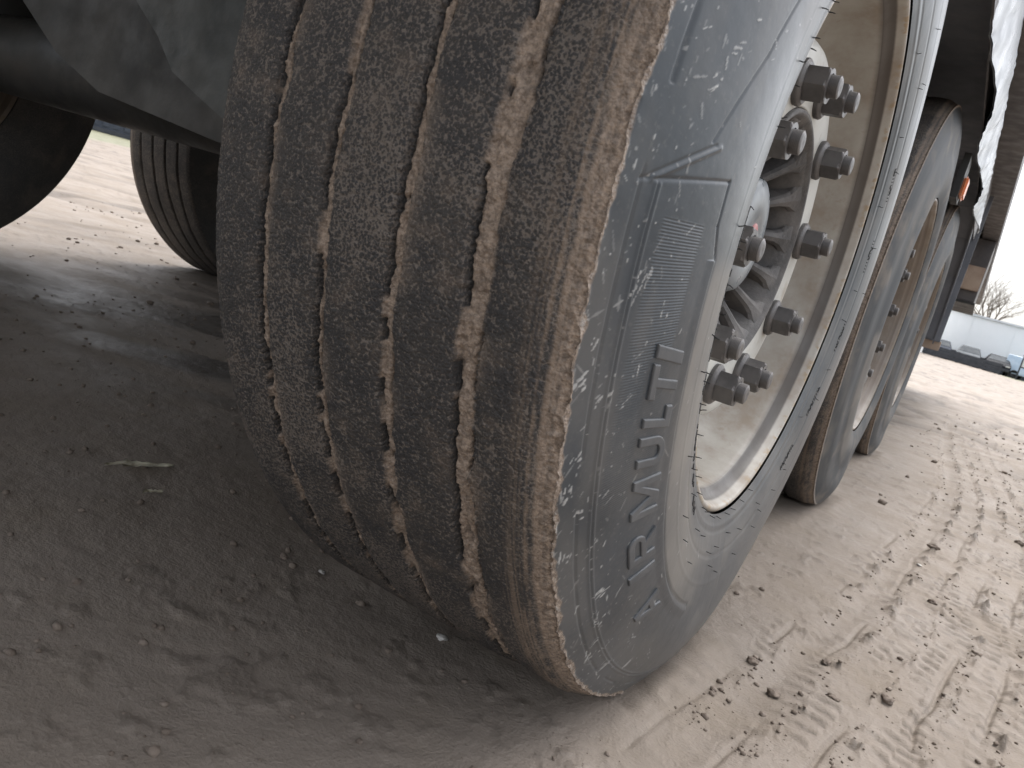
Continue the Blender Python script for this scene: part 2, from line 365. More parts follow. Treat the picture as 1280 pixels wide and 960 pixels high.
def build_ground():
    cx, cy = 0.342, -0.924
    yaw = math.pi / 2 + 0.4766
    a0, a1 = yaw - R_(37), yaw + R_(39)
    dense = np.arange(a0, a1, R_(0.11))
    rest = np.linspace(a1, a0 + 2 * math.pi, 220, endpoint=False)
    ang = np.concatenate([dense, rest])
    rad = np.concatenate([np.geomspace(0.02, 0.44, 14, endpoint=False), np.geomspace(0.44, 6, 430, endpoint=False), np.geomspace(6, 90, 105, endpoint=False), np.geomspace(90, 900, 14)])
    Rr, A = np.meshgrid(rad, ang, indexing='ij')
    x = cx + Rr * np.cos(A); y = cy + Rr * np.sin(A)
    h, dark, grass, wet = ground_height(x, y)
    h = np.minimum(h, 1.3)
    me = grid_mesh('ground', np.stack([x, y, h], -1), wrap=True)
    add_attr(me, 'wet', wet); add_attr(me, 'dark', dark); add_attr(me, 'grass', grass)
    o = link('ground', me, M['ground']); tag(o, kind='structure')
    o['label'] = 'beige wet mud yard with tyre tracks'
build_ground()
def gz(x, y):
    return float(ground_height(np.array([[x]], float), np.array([[y]], float))[0][0, 0])

# ------------------------------------------------------------------ tyre
PR = np.array([.29, .30, .32, .35, .38, .41, .44, .475, .5094]); PX = np.array([.1666, .170, .177, .184, .187, .185, .179, .167, .152])
PC = np.polyfit(PR, PX, 4)
def side_x(r): return np.polyval(PC, r)
GX = [-0.0982, -0.0404, 0.0211, 0.0841]
GW = [0.0054, 0.0054, 0.0060, 0.0088]
def tread_field(x, th, hi=True):
    s = th * 0.515
    h = np.zeros_like(x); mud = np.zeros_like(x); deep_shade = np.zeros_like(x)
    for k, (gx, gw) in enumerate(zip(GX, GW)):
        c = gx + (0.0040 if k == 3 else 0.0036) * (vnoise(s * 13, k * 9.1, 100 + k) - 0.5) + 0.0022 * (vnoise(s * 55, k * 5, 110 + k) - 0.5)
        wl_ = gw * (0.80 + 0.40 * vnoise(s * 38, k * 3, 120 + k)) + 0.0026 * (fbm(s * 230, x * 60, 125 + k, 2) - 0.5)
        wr_ = gw * (0.78 + 0.55 * np.abs(2 * vnoise(s * (18 if k == 3 else 30), k * 3, 130 + k) - 1)) + 0.0020 * (fbm(s * 200, x * 60, 135 + k, 2) - 0.5)
        if not hi: wl_ = wl_ * 0 + 0.0045; wr_ = wr_ * 0 + 0.0045
        dl = x - (c - wl_); dr = (c + wr_) - x
        ins = np.minimum(dl, dr)
        D = 0.0100
        m = sst(-0.0004, 0.0022, ins)
        fill = fbm(s * 60, x * 110 + 31 * k, 140 + k, 3)
        hole = (0.25 if k == 3 else 1.0) * sst(0.64, 0.74, fbm(s * 48 + 11, x * 130 + k * 13, 150 + k, 3))
        wallgap = sst(0.0038, 0.0018, dl) * sst(0.36, 0.46, fbm(s * 36, k * 7 + x * 20, 155 + k, 2)) + sst(0.0042, 0.0020, dr) * sst(0.50, 0.58, fbm(s * 31, k * 4 + x * 20, 158 + k, 2))
        f = np.clip(0.64 + 0.55 * (fill - 0.5) - 0.9 * hole - 0.95 * wallgap, 0.02, 1.0)
        lumps = 0.0036 * (fbm(s * 210, x * 210, 160 + k, 4) - 0.5)
        if not hi: f = f * 0 + 0.25; lumps = lumps * 0
        h = h + m * (-D + f * D * 0.90 + lumps * sst(0.2, 0.6, f))
        mud = np.maximum(mud, m * sst(0.12, 0.45, f) * (0.9 if hi else 0.25))
        deep_shade = np.maximum(deep_shade, m * sst(0.40, 0.12, f))
        # rounded, worn rib edges
        h = h - 0.0012 * np.exp(-np.clip(-dl, 0, 1) / 0.003) * (dl < 0) - (0.0030 if k == 3 else 0.0013) * np.exp(-np.clip(-dr, 0, 1) / (0.006 if k == 3 else 0.003)) * (dr < 0)
        # mud smeared over the right edge in places
        sm = sst(0.55, 0.75, vnoise(s * 22, x * 30, 165 + k)) * np.exp(-np.clip(-dr, 0, 1) / 0.004) * (dr < 0)
        if hi: mud = np.maximum(mud, 0.55 * sm)
    # ribs: shallow hollows and grain
    h = h + 0.0016 * (fbm(s * 7, x * 16, 170, 2) - 0.5)
    if hi: h = h + 0.0013 * (fbm(s * 300, x * 300, 175, 2) - 0.5)
    # outer shoulder caked with mud
    b = x + 0.008 * (fbm(s * 5, 2.2, 180, 2) - 0.5) + 0.006 * (fbm(s * 48, x * 60, 181, 3) - 0.5)
    sh = sst(0.1385, 0.1450, b)
    if not hi: sh = sst(0.142, 0.148, b)
    crust = sst(0.1460, 0.1490, x + 0.0035 * (fbm(s * 90, x * 90, 183, 3) - 0.5))
    mud = np.maximum(mud, np.maximum(sh * (0.45 + 0.35 * fbm(s * 30, x * 200, 184, 3)), crust * (0.98 if hi else 0.7)))
    if hi:
        h = h + sst(0.141, 0.148, b) * (0.0050 * (fbm(s * 170, x * 170, 185, 4) - 0.45))
        h = h + 0.00035 * (vnoise(s * 1.2, x * 1100, 187) - 0.5) * sst(0.108, 0.122, x) * sst(0.142, 0.134, x)
    streak = 0.75 * sst(0.110, 0.136, x + 0.02 * (fbm(s * 6, 7.1, 190, 2) - 0.5)) * sst(0.40, 0.66, 0.62 * vnoise(s * 2.2, x * 900, 191) + 0.38 * fbm(s * 60, x * 300, 192, 3))
    return h, mud, streak, deep_shade
def crown(x):
    return 0.5190 - 0.0012 * (np.abs(x) / 0.1) ** 2 - 0.0085 * sst(0.128, 0.153, x) - 0.003 * sst(0.138, 0.152, -x)

def seg_d(px, py, a, b):
    ax, ay = a; bx, by = b; dx, dy = bx - ax, by - ay
    t = np.clip(((px - ax) * dx + (py - ay) * dy) / (dx * dx + dy * dy), 0, 1)
    return np.hypot(px - ax - t * dx, py - ay - t * dy)
def side_field(r, th):
    """raised and sunk marks on the outer sidewall; th in degrees, 180 = rear"""
    s = np.radians(th) * 0.45
    T = lambda d: math.radians(d) * 0.45
    h = np.zeros_like(r)
    g = lambda d, w: np.exp(-(d / w) ** 2)
    dash = sst(0.30, 0.40, vnoise(s * 24, 1.0, 200))
    h -= 0.0010 * g(r - 0.4905, 0.0009) * dash
    brk = (th > 182.6)
    h += 0.0008 * g(r - 0.4795, 0.0010) * brk + 0.0008 * g(r - 0.4765, 0.0010) * brk - 0.0007 * g(r - 0.4780, 0.0007) * brk
    up = (th < 177.6)
    h -= 0.0014 * g(r - 0.4893, 0.0014) * (th < 176.5) * sst(0.15, 0.3, vnoise(s * 12, 4.0, 203))
    h -= 0.0009 * g(r - (0.4065 + 0.0018 * (th - 163.6) + np.clip(th - 170, 0, 9) * 0.0012), 0.0010) * (th < 178.6) * (th > 95)
    # faceted design lines
    for a, b, w, amp in (((182.5, .4835), (178.6, .4346), .0013, .0012), ((182.7, .4915), (180.6, .411), .0009, -.0010),
                         ((180.6, .411), (184.5, .409), .0010, -.0010), ((184.5, .409), (187.5, .399), .0010, -.0010)):
        h += amp * g(seg_d(s, r, (T(a[0]), a[1]), (T(b[0]), b[1])), w)
    for a, b in (((182.5, .4875), (178.6, .4390)),):
        h -= 0.0007 * g(seg_d(s, r, (T(a[0]), a[1]), (T(b[0]), b[1])), .0009)
    rl = 0.399 - 0.0007 * np.clip(th - 215, 0, 60) * 0.2
    h -= 0.0012 * g(r - rl, 0.0010) * (th > 187.5) * (th < 252)
    h += 0.0012 * sst(0.3975, 0.3995, r) * sst(0.412, 0.400, r) * (th > 187.5) * (th < 252)
    # finely ribbed panel
    pan = sst(184.6, 184.8, th) * sst(212, 206, th) * sst(0.4255 - 0.0 * th, 0.428, r) * sst(0.4665 + 0.00028 * (th - 184), 0.4645 + 0.00028 * (th - 184), r)
    pan = np.where(th > 196, pan * (0.25 + 0.75 * sst(0.447, 0.450, r)), pan)
    h += 0.00022 * pan * np.sin(2 * np.pi * s / 0.0020)
    # concentric rings near the bead
    for rr, am in ((0.312, .0006), (0.318, -.0006), (0.343, -.0007), (0.372, .0004)):
        h += am * g(r - rr, 0.0012)
    h += 0.00025 * (fbm(s * 90, r * 90, 220, 3) - 0.5)
    return h

def tyre_mesh(name, hi):
    if hi:
        d = np.concatenate([np.arange(-90, 147, 1.0), np.arange(147, 184, 0.115), np.arange(184, 212, 0.062), np.arange(212, 241, 0.125), np.arange(241, 270, 0.3)])
        tx = np.concatenate([np.linspace(-0.1515, -0.11, 22, endpoint=False), np.linspace(-0.11, 0.1535, 214)])
        sr = np.concatenate([np.linspace(0.5085, 0.40, 118, endpoint=False), np.linspace(0.40, 0.300, 56)])
    else:
        d = np.arange(-90, 270, 1.0)
        tx = np.linspace(-0.151, 0.153, 92); sr = np.linspace(0.5085, 0.300, 34)
    th = np.radians(d)
    nC = len(d)
    rows_x, rows_r, mu, sc, si, st, fi, de = [], [], [], [], [], [], [], []
    ri = np.linspace(0.298, 0.5105, 16)
    for r in ri:                                    # inner sidewall
        rows_x.append(np.full(nC, -float(np.interp(r, PR, PX)) if r < 0.5 else -0.1525)); rows_r.append(np.full(nC, r))
        z = np.zeros(nC); mu.append(z); sc.append(z); si.append(z + 0.6); st.append(z); fi.append(z + 0.2); de.append(z)
    X, TH = np.meshgrid(tx, th, indexing='ij')
    h, mud, streak, deep_shade = tread_field(X, TH, hi)
    rr = crown(X) + h
    s = TH * 0.515
    edge = sst(0.1485, 0.1535, X)
    ragged = (0.0075 * (fbm(s * 95, X * 60, 230, 4) - 0.45) + 0.003 * (vnoise(s * 18, 1.7, 231) - 0.5)) if hi else 0.0
    Xo = X + edge * ragged
    mudside_r = 0.5065 - 0.0046 * np.clip(fbm(th * 0.515 * 60, 5.5, 232, 3) - 0.35, 0, 1) * (2.2 if hi else 1) 
    z = np.zeros_like(X)
    rows_x.extend(Xo); rows_r.extend(rr); mu.extend(mud); sc.extend(z); si.extend(z); st.extend(streak); fi.extend(z); de.extend(deep_shade)
    RR, TH2 = np.meshgrid(sr, th, indexing='ij'); TD = np.broadcast_to(d, RR.shape)
    hs_ = side_field(RR, TD) if hi else np.zeros_like(RR)
    if not hi:
        for q in (0.4905, 0.478, 0.399): hs_ -= 0.001 * np.exp(-((RR - q) / 0.002) ** 2)
    SX = side_x(RR) + hs_
    if not hi: SX = SX - 0.014 * np.exp(-((RR - 0.41) / 0.05) ** 2)
    if hi:   # the caked edge overhangs the sidewall a little
        SX += sst(0.5045, 0.5085, RR) * np.clip(0.0075 * (fbm(TH2 * 0.515 * 95, 0.1535 * 60, 230, 4) - 0.45), -0.001, 1)
    ms = np.clip(sst(mudside_r[None, :] - 0.0007, mudside_r[None, :] + 0.0007, RR), 0, 1) * 0.9
    scuff = np.zeros_like(RR)
    if hi:
        rg = np.random.RandomState(5)
        sa = np.radians(d) * 0.45
        def splat(tc, rc, L, w, a, amp):
            w = w * 0.62; amp = amp * 0.85
            j0, j1 = np.searchsorted(d, [tc - 3.2, tc + 3.2])
            if j1 - j0 < 3: return
            ds = sa[j0:j1][None, :] - math.radians(tc) * 0.45; dr = RR[:, j0:j1] - rc
            p = ds * math.cos(a) + dr * math.sin(a); q = -ds * math.sin(a) + dr * math.cos(a)
            q = q + 0.08 * w * (vnoise(p * 260 + tc, 0 * p, 239) - 0.5) * 2
            wv = w * (0.35 + 1.1 * vnoise(p * 330 + tc, rc * 900 + 0 * p, 240)) * np.sqrt(np.clip(1 - (2 * p / L) ** 2, 0, 1)) + 1e-6
            m = sst(1.35, 0.6, np.abs(q) / wv) * (np.abs(p) < L / 2)
            scuff[:, j0:j1] = np.maximum(scuff[:, j0:j1], amp * m)
        for _ in range(640):
            tc = 150 + 100 * rg.rand(); big = rg.rand()
            rc = 0.507 - 0.072 * rg.rand() ** 1.8 if rg.rand() < 0.86 else 0.43 - 0.09 * rg.rand()
            a = rg.choice([0.0, 0.35, 0.9, -0.5]) + rg.normal(0, 0.25)
            splat(tc, rc, 0.0016 + 0.012 * big ** 4, 0.0005 + 0.0007 * rg.rand() * (0.4 + big), a, 0.15 + 0.55 * rg.rand() ** 2)
        for tc, rc, L, w, a in ((196.5, .500, .017, .0026, .9), (198.5, .482, .012, .0020, .7), (203, .494, .008, .0030, 0.6), (208.5, .489, .009, .0026, 1.5),
                                (206.5, .501, .011, .0030, .2), (221.5, .470, .014, .0036, 1.4), (226, .474, .010, .003, 1.3), (232, .492, .016, .003, .5), (237, .483, .02, .002, 1.5),
                                (213, .498, .012, .0026, .4), (243, .47, .022, .0022, 1.5), (189, .468, .015, .0014, 0.2), (190, .4735, .012, .0014, .1), (175, .46, .012, .0016, .8), (172, .452, .013, .0018, 1.0)):
            for _k in range(7):
                splat(tc + rg.normal(0, .45), rc + rg.normal(0, .0024), L * rg.uniform(.18, .6), w * rg.uniform(.3, .75), a + rg.normal(0, .15), rg.uniform(.3, .75))
        SX += 0.0005 * scuff
    film = sst(0.398, 0.392, RR) * sst(0.318, 0.345, RR) * sst(186, 190, TD) * sst(262, 236, TD) * 0.62 * (0.6 + 0.8 * fbm(TH2 * 8, RR * 30, 250, 3)) + 0.30 * sst(0.38, 0.75, fbm(TH2 * 5, RR * 26, 251, 4))
    film = np.maximum(film, 0.55 * sst(0.455, 0.500, RR) * sst(238, 262, TD) * sst(0.3, 0.7, fbm(TH2 * 14, RR * 60, 252, 3)))
    one = np.ones_like(RR)
    rows_x.extend(SX); rows_r.extend(RR); mu.extend(ms); sc.extend(scuff); si.extend(one); st.extend(0 * one); fi.extend(np.clip(film, 0, 1)); de.extend(0 * one)
    rows_x = np.array(rows_x); rows_r = np.array(rows_r)
    Y = rows_r * np.cos(th)[None, :]; Z = rows_r * np.sin(th)[None, :]
    X = rows_x.copy()
    # weight of the trailer: flat contact patch, sidewall bulging just above it
    low = np.clip((-0.36 - Z) / 0.14, 0, 1) * np.exp(-(Y / 0.22) ** 2)
    sgn = np.sign(X)
    bul = low * np.exp(-((rows_r - 0.43) / 0.06) ** 2) * 0.012
    X = X + sgn * bul * (np.abs(X) > 0.149)
    Zc = -0.4995
    Z = np.where(Z < Zc + 0.012, Zc + np.maximum(0, 0.012 * np.exp((Z - Zc - 0.012) / 0.012)) , Z)
    me = grid_mesh(name, np.stack([X, Y, Z], -1), wrap=True, flip=True)
    for nm, v in (('mud', mu), ('scuff', sc), ('side', si), ('streak', st), ('film', fi), ('deep_shade', de)): add_attr(me, nm, np.array(v))
    return me

# ---------------------------------------------------------------- raised lettering
def letter_curve(paths):
    cu = bpy.data.curves.new('letter', 'CURVE'); cu.dimensions = '2D'; cu.fill_mode = 'BOTH'
    cu.extrude = 0.0015; cu.bevel_depth = 0.0012; cu.bevel_resolution = 2; cu.offset = -0.0012
    for p in paths:
        sp = cu.splines.new('POLY'); sp.points.add(len(p) - 1); sp.use_cyclic_u = True
        for q, (a, b) in zip(sp.points, p): q.co = (a, b, 0, 1)
    return cu
def arc(cx, cy, rx, ry, a0, a1, n=10):
    return [(cx + rx * math.cos(R_(a0 + (a1 - a0) * i / n)), cy + ry * math.sin(R_(a0 + (a1 - a0) * i / n))) for i in range(n + 1)]
def glyph(ch, w, H=0.032, t=0.0075):
    if ch == 'I': return [[(0, 0), (w, 0), (w, H), (0, H)]]
    if ch == 'L': return [[(0, 0), (w, 0), (w, t), (t, t), (t, H), (0, H)]]
    if ch == 'T': return [[(w / 2 - t / 2, 0), (w / 2 + t / 2, 0), (w / 2 + t / 2, H - t), (w, H - t), (w, H), (0, H), (0, H - t), (w / 2 - t / 2, H - t)]]
    if ch == 'U':
        o = [(0, H)] + arc(w / 2, w / 2.2, w / 2, w / 2.2, 180, 360) + [(w, H), (w - t, H)]
        return [o + arc(w / 2, w / 2.2, w / 2 - t, w / 2.2 - t, 360, 180) + [(t, H)]]
    if ch == 'M': return [[(0, 0), (t, 0), (t, H * .62), (w / 2 - t * .35, 0), (w / 2 + t * .35, 0), (w - t, H * .62), (w - t, 0), (w, 0), (w, H), (w - t * 1.15, H), (w / 2, H * .36), (t * 1.15, H), (0, H)]]
    if ch == 'R':
        o = [(0, 0), (t, 0), (t, H * .32), (w * .40, H * .32), (w - t * 1.25, 0), (w, 0), (w * .70, H * .36)]
        o += arc(w - H * .31, H * .68, H * .31, H * .32, -60, 90, 9) + [(0, H)]
        return [o, [(t, H * .54), (t, H - t)] + arc(w - H * .31, H * .665, H * .13, H * .105, 90, -90, 6)]
    if ch == 'A': return [[(0, 0), (t * 1.05, 0), (w * .30, H * .22), (w * .70, H * .22), (w - t * 1.05, 0), (w, 0), (w / 2 + t * .6, H), (w / 2 - t * .6, H)],
                          [(w * .38, H * .42), (w / 2, H * .76), (w * .62, H * .42)]]
def raised_letters(parent):
    spec = [('A', 230.9, 236.0), ('I', 223.4, 224.7), ('R', 217.0, 221.6), ('M', 209.0, 214.3), ('U', 204.2, 207.7), ('L', 200.9, 203.3), ('T', 197.0, 200.5), ('I', 195.3, 196.6)]
    r0 = 0.4125
    for ch, th0, th1 in spec:
        wdt = R_(th1 - th0) * (r0 + 0.016)
        cu = letter_curve(glyph(ch, wdt))
        tmp = bpy.data.objects.new('tmp', cu); COL.objects.link(tmp)
        dg = bpy.context.evaluated_depsgraph_get()
        me = bpy.data.meshes.new_from_object(tmp.evaluated_get(dg)); me.name = 'raised_letter'
        bpy.data.objects.remove(tmp); bpy.data.curves.remove(cu)
        a = R_((th0 + th1) / 2)
        lean = R_(1.6) * 0.43 / 0.032                      # the lettering slants a little
        er = Vector((0, math.cos(a), math.sin(a))); tx = Vector((0, math.sin(a), -math.cos(a)))
        low = max(0, min(1, (-0.36 - 0.43 * math.sin(a)) / 0.14)) * math.exp(-((0.43 * math.cos(a)) / 0.22) ** 2) * 0.012
        pb = Vector((float(side_x(r0)) + low, 0, 0)) + er * r0; pt = Vector((float(side_x(r0 + 0.032)) + low, 0, 0)) + er * (r0 + 0.032)
        up = (pt - pb).normalized(); nr = tx.cross(up).normalized()
        if nr.x < 0: nr = -nr
        org = pb - tx * (wdt / 2) - nr * 0.0008
        co = np.empty(len(me.vertices) * 3, np.float32); me.vertices.foreach_get('co', co); co = co.reshape(-1, 3)
        xx = co[:, 0] + 0.34 * (co[:, 1] - 0.016)
        # follow the round of the sidewall along the letter
        u = co[:, 0] - wdt / 2; sag = (u ** 2) / (2 * 0.43)
        out = np.array(org)[None, :] + xx[:, None] * np.array(tx) + (co[:, 1] - sag)[:, None] * np.array(up) + co[:, 2:3] * np.array(nr)
        me.vertices.foreach_set('co', out.astype(np.float32).ravel()); me.update()
        o = link('raised_letter', me, M['letter'], parent, smooth=False)
        o['label'] = 'moulded rubber letter %s on the sidewall' % ch

# ---------------------------------------------------------------- rim, nuts, hub
def rim_mesh():
    prof = [(.150, .2995), (.160, .3010), (.1655, .3000), (.1685, .2970), (.1690, .2945), (.1680, .2925), (.1655, .2912), (.1600, .2900), (.1535, .2875),
            (.1490, .2835), (.1475, .2810), (.1455, .2795), (.138, .2785), (.120, .2765), (.100, .2735), (.085, .2680), (.070, .2595), (.050, .2540), (.0, .2520), (-.10, .2540), (-.14, .268), (-.160, .289), (-.166, .297)]
    return lathe('rim', prof, 180, flip=True)
def disc_mesh():
    prof = [(-.02, .2515), (.020, .2505), (.045, .2460), (.066, .2370), (.085, .2250), (.101, .2130), (.110, .2065), (.1150, .2020), (.1170, .1970), (.1174, .190), (.1174, .1425), (.1168, .1410), (.1150, .1404), (.104, .1402)]
    return lathe('wheel_disc', prof, 180, flip=True)
def hex_mesh():
    bm = bmesh.new()
    # rotating flange washer then chamfered hexagon, axis +X
    def ring(x, r, n=36, hexr=None):
        vs = []
        for k in range(n):
            a = 2 * math.pi * k / n
            rr = r
            if hexr is not None:
                q = (a % (math.pi / 3)) - math.pi / 6
                rr = min(hexr / math.cos(q), r)
            vs.append(bm.verts.new((x, rr * math.cos(a), rr * math.sin(a))))
        return vs
    AF = 0.0165
    rs = [ring(0, .0225), ring(.0045, .0232), ring(.0060, .0226), ring(.0085, .0196), ring(.0088, .0196, hexr=AF), ring(.0280, .0196, hexr=AF), ring(.0305, .0168, hexr=AF), ring(.0308, .0120), ring(.026, .0112)]
    for a, b in zip(rs[:-1], rs[1:]):
        for k in range(36): bm.faces.new((a[k], a[(k + 1) % 36], b[(k + 1) % 36], b[k]))
    bm.faces.new(rs[-1])
    return bm_mesh('wheel_nut', bm, False)
def stud_mesh():
    prof = [(.0, .0105)]
    x = .026
    while x < .0385:
        prof += [(x, .0111), (x + .0007, .0103), (x + .0014, .0111)]; x += .0015
    prof += [(.0400, .0100), (.0408, .0088), (.0409, .0050), (.0404, .0001)]
    return lathe('wheel_stud', prof, 28, flip=True)
def hub_parts():
    # outer flange of the cast hub, seen through the wheel centre
    ring = lathe('hub_ring', [(.085, .1402), (.1130, .1400), (.1195, .1388), (.1205, .1365), (.1195, .1340), (.1165, .1322), (.1135, .1300), (.1090, .1268), (.060, .1262)], 140, flip=True)
    cav = lathe('hub_cavity', [(.070, .1262), (.050, .1262), (.030, .105), (.005, .080), (.0, .05)], 80, flip=True)
    bm = bmesh.new()
    n = 16
    for k in range(n):
        a = 2 * math.pi * (k + 0.35) / n
        er = Vector((0, math.cos(a), math.sin(a))); et = Vector((0, -math.sin(a), math.cos(a))); ex = Vector((1, 0, 0))
        secs = []
        for i, (r, x, w) in enumerate(((.050, .0560, .0040), (.066, .0665, .0046), (.085, .0800, .0054), (.101, .0925, .0062), (.112, .1010, .0072), (.1190, .1068, .0105), (.1235, .1105, .0170), (.1290, .1150, .0240))):
            c = er * r + ex * x
            nn = (ex * .85 - er * .53)
            secs.append([bm.verts.new(c + et * a_ * w + nn * b_) for a_, b_ in ((-1, -.05), (-1.0, -.005), (-.72, -.001), (0, .0010), (.72, -.001), (1.0, -.005), (1, -.05))])
        for A, B in zip(secs[:-1], secs[1:]):
            for j in range(6): bm.faces.new((A[j], A[j + 1], B[j + 1], B[j]))
    vanes = bm_mesh('hub_vane', bm, False)
    cap = lathe('hub_cap', [(.020, .0655), (.086, .0655), (.0925, .0645), (.0975, .0615), (.1005, .0560), (.1028, .045), (.1035, .0230), (.1022, .0215), (.1022, .0005)], 90, flip=True)
    emb = lathe('emblem', [(.1010, .0155), (.1028, .0153), (.1034, .0140), (.1036, .0004)], 48, flip=True)
    return ring, cav, vanes, cap, emb

NUT_PH = -4.26
def spew_mesh():
    rg = random.Random(3); bm = bmesh.new()
    def hair(thd, r, L, lean):
        a = R_(thd); er = Vector((0, math.cos(a), math.sin(a))); et = Vector((0, -math.sin(a), math.cos(a)))
        p = Vector((float(side_x(max(r, .30))) - .0005, 0, 0)) + er * r
        d = (Vector((1, 0, 0)) + er * rg.uniform(-.3, .3) + et * lean).normalized()
        mid = p + d * L * .55; end = mid + (d + et * rg.uniform(-.5, .5)).normalized() * L * .45
        tube(bm, [p, mid, end], [.0005, .00045, .0003], 5)
    for thd in np.arange(150, 290, 6.3):
        hair(thd + rg.uniform(-1.5, 1.5), .302, .0065, rg.uniform(-.4, .4))
        if rg.random() < .8: hair(thd + 3 + rg.uniform(-2, 2), .330 + rg.uniform(-.008, .010), .006, rg.uniform(-.4, .4))
        if rg.random() < .5: hair(thd + 1 + rg.uniform(-2, 2), .352 + rg.uniform(-.006, .012), .0055, rg.uniform(-.4, .4))
    for thd in np.arange(-68, 60, 9.5):
        hair(thd + rg.uniform(-2, 2), .322 + rg.uniform(-.005, .03), .0055, rg.uniform(-.4, .4))
        if rg.random() < .5: hair(thd + rg.uniform(-2, 2), .352 + rg.uniform(-.005, .02), .005, rg.uniform(-.4, .4))
    return bm_mesh('vent_hair', bm)
def small_marks_mesh():
    """tiny worn moulded marks round the bead, too worn to read"""
    rg = random.Random(8); bm = bmesh.new()
    def stroke(thd, r, du, dv, w=.0009, n=1):
        a = R_(thd); er = Vector((0, math.cos(a), math.sin(a))); et = Vector((0, -math.sin(a), math.cos(a)))
        x = float(side_x(r)) + .0001
        p = Vector((x, 0, 0)) + er * r; q = Vector((float(side_x(r + dv)) + .0001, 0, 0)) + er * (r + dv) + et * du
        tube(bm, [p, q], w, 4)
    th = 181.0
    while th < 237:
        if rg.random() < .82:
            L = rg.uniform(.6, 1.5)
            r = .319 + rg.uniform(-.0015, .0015)
            k = rg.choice([0, 1, 2, 3])
            if k != 3: stroke(th, r, R_(L) * .32, 0)
            stroke(th, r, 0, .0075 if k else .004)
            if k == 2: stroke(th + L, r, 0, .0075)
            if k == 3: stroke(th, r + .0075, R_(L) * .32, 0); stroke(th, r, R_(L) * .32, .0075)
        th += rg.uniform(1.3, 2.3)
    for c in (-52, -35, -17, 3, 20):
        for i in range(11):
            t = c + i * .75
            stroke(t, .338, 0, .0045); 
            if rg.random() < .6: stroke(t, .338 + rg.choice([0, .0045]), R_(.6) * .34, 0)
    return bm_mesh('moulded_mark', bm)

TYRE_HI = tyre_mesh('tyre_worn', True)
TYRE_LO = tyre_mesh('tyre_plain', False)
RIM, DISC, NUT, STUD = rim_mesh(), disc_mesh(), hex_mesh(), stud_mesh()
RING, CAV, VANES, CAP, EMB = hub_parts()

trailer = empty('semi_trailer', (0, 0, 0))
tag(trailer, 'muddy three axle semi-trailer seen low behind its worn wide tyre', 'trailer')
def build_wheel(x, y, right, hi):
    w = empty('wheel', (x - (0.006 * round(y / AX) if right else 0), y, HUB), trailer, 0 if right else math.pi)
    t = link('tyre', TYRE_HI if hi else TYRE_LO, M['rubber'] if hi else M['rubber_dull'], w)
    rm = M['rim'] if hi else M['rim_dirty']
    for nm, me in (('rim', RIM), ('wheel_disc', DISC)):
        o = link(nm, me, None, w)
        if not me.materials: me.materials.append(M['rim'])
        o.material_slots[0].link = 'OBJECT'; o.material_slots[0].material = rm
    if True:
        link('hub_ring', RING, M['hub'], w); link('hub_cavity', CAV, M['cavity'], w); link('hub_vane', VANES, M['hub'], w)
        link('hub_cap', CAP, M['cap'], w); link('emblem', EMB, M['emblem'], w)
        rg = random.Random(4)
        for k in range(10):
            a = NUT_PH - k * math.pi / 5
            o = link('wheel_nut', NUT, M['nut'], w); o.location = (.1172, .1675 * math.cos(a), .1675 * math.sin(a)); o.rotation_euler = (rg.uniform(0, 1.05), 0, 0)
            s = link('wheel_stud', STUD, M['nut'], w); s.location = o.location
    return w
for i, (wx, wy) in enumerate(WHEELS):
    w = build_wheel(wx, wy, wx > -1, i == 0)
    if i == 0:
        w['label'] = 'nearest wheel with muddy worn tread and white rim'
        raised_letters(w)
        o = link('vent_hair', spew_mesh(), M['hair'], w); o['kind'] = 'stuff'
        o = link('moulded_mark', small_marks_mesh(), M['hair'], w); o['kind'] = 'stuff'

# ------------------------------------------------------------------ running gear and body of the trailer
T = trailer
def part(name, me, mat, parent=T, smooth=None): return link(name, me, M[mat] if isinstance(mat, str) else mat, parent, smooth)
for k in range(3):
    y = k * AX
    prof = [(-2.016 + .02, .115), (-1.86, .115), (-1.83, .100), (-1.70, .078), (-1.60, .073), (-.42, .073), (-.32, .080), (-.22, .098), (-.17, .112), (-.02, .115)]
    ax = part('axle', lathe('axle', prof, 40), 'steel'); ax.location = (0, y, HUB)
    for s in (0, 1):
        bx = -.60 if s == 0 else -1.416
        bm = bmesh.new()   # trailing arm, sloping down from its hanger to the axle
        prism(bm, [(bx - .05, y + .62, .70), (bx - .05, y + .62, .60), (bx - .05, y + .10, .535), (bx - .05, y - .12, .545), (bx - .05, y - .185, .57), (bx - .05, y - .185, .615), (bx - .05, y, .635)], (.10, 0, 0))
        bmesh.ops.bevel(bm, geom=bm.edges[:], offset=.008, segments=2, affect='EDGES')
        part('trailing_arm', bm_mesh('trailing_arm', bm), 'steel')
        bm = bmesh.new(); bbox(bm, bx - .06, bx + .06, y + .52, y + .72, .58, 1.054, bev=.01); part('hanger', bm_mesh('hanger', bm), 'steel')
        o = part('air_spring', lathe('air_spring', [(.62, .02), (.625, .09), (.67, .10), (.69, .135), (.73, .15), (.78, .152), (.84, .150), (.89, .135), (.905, .11), (1.034, .11)], 36, 'Z'), 'bellow'); o.location = (bx, y - .03, .018)
        bm = bmesh.new(); tube(bm, [(bx + .16, y + .28, 1.06), (bx + .16, y + .05, .60)], .028, 12); part('shock_absorber', bm_mesh('shock_absorber', bm, True), 'steel')
    # brake drum backing at the wheel ends
    for bx, d in ((-.155, 1), (-1.861, -1)):
        o = part('brake_drum', lathe('brake_drum', [(-.075, .10), (-.07, .17), (-.06, .205), (.07, .21)], 48), 'steel'); o.location = (bx, y, HUB); o.scale = (d, 1, 1)
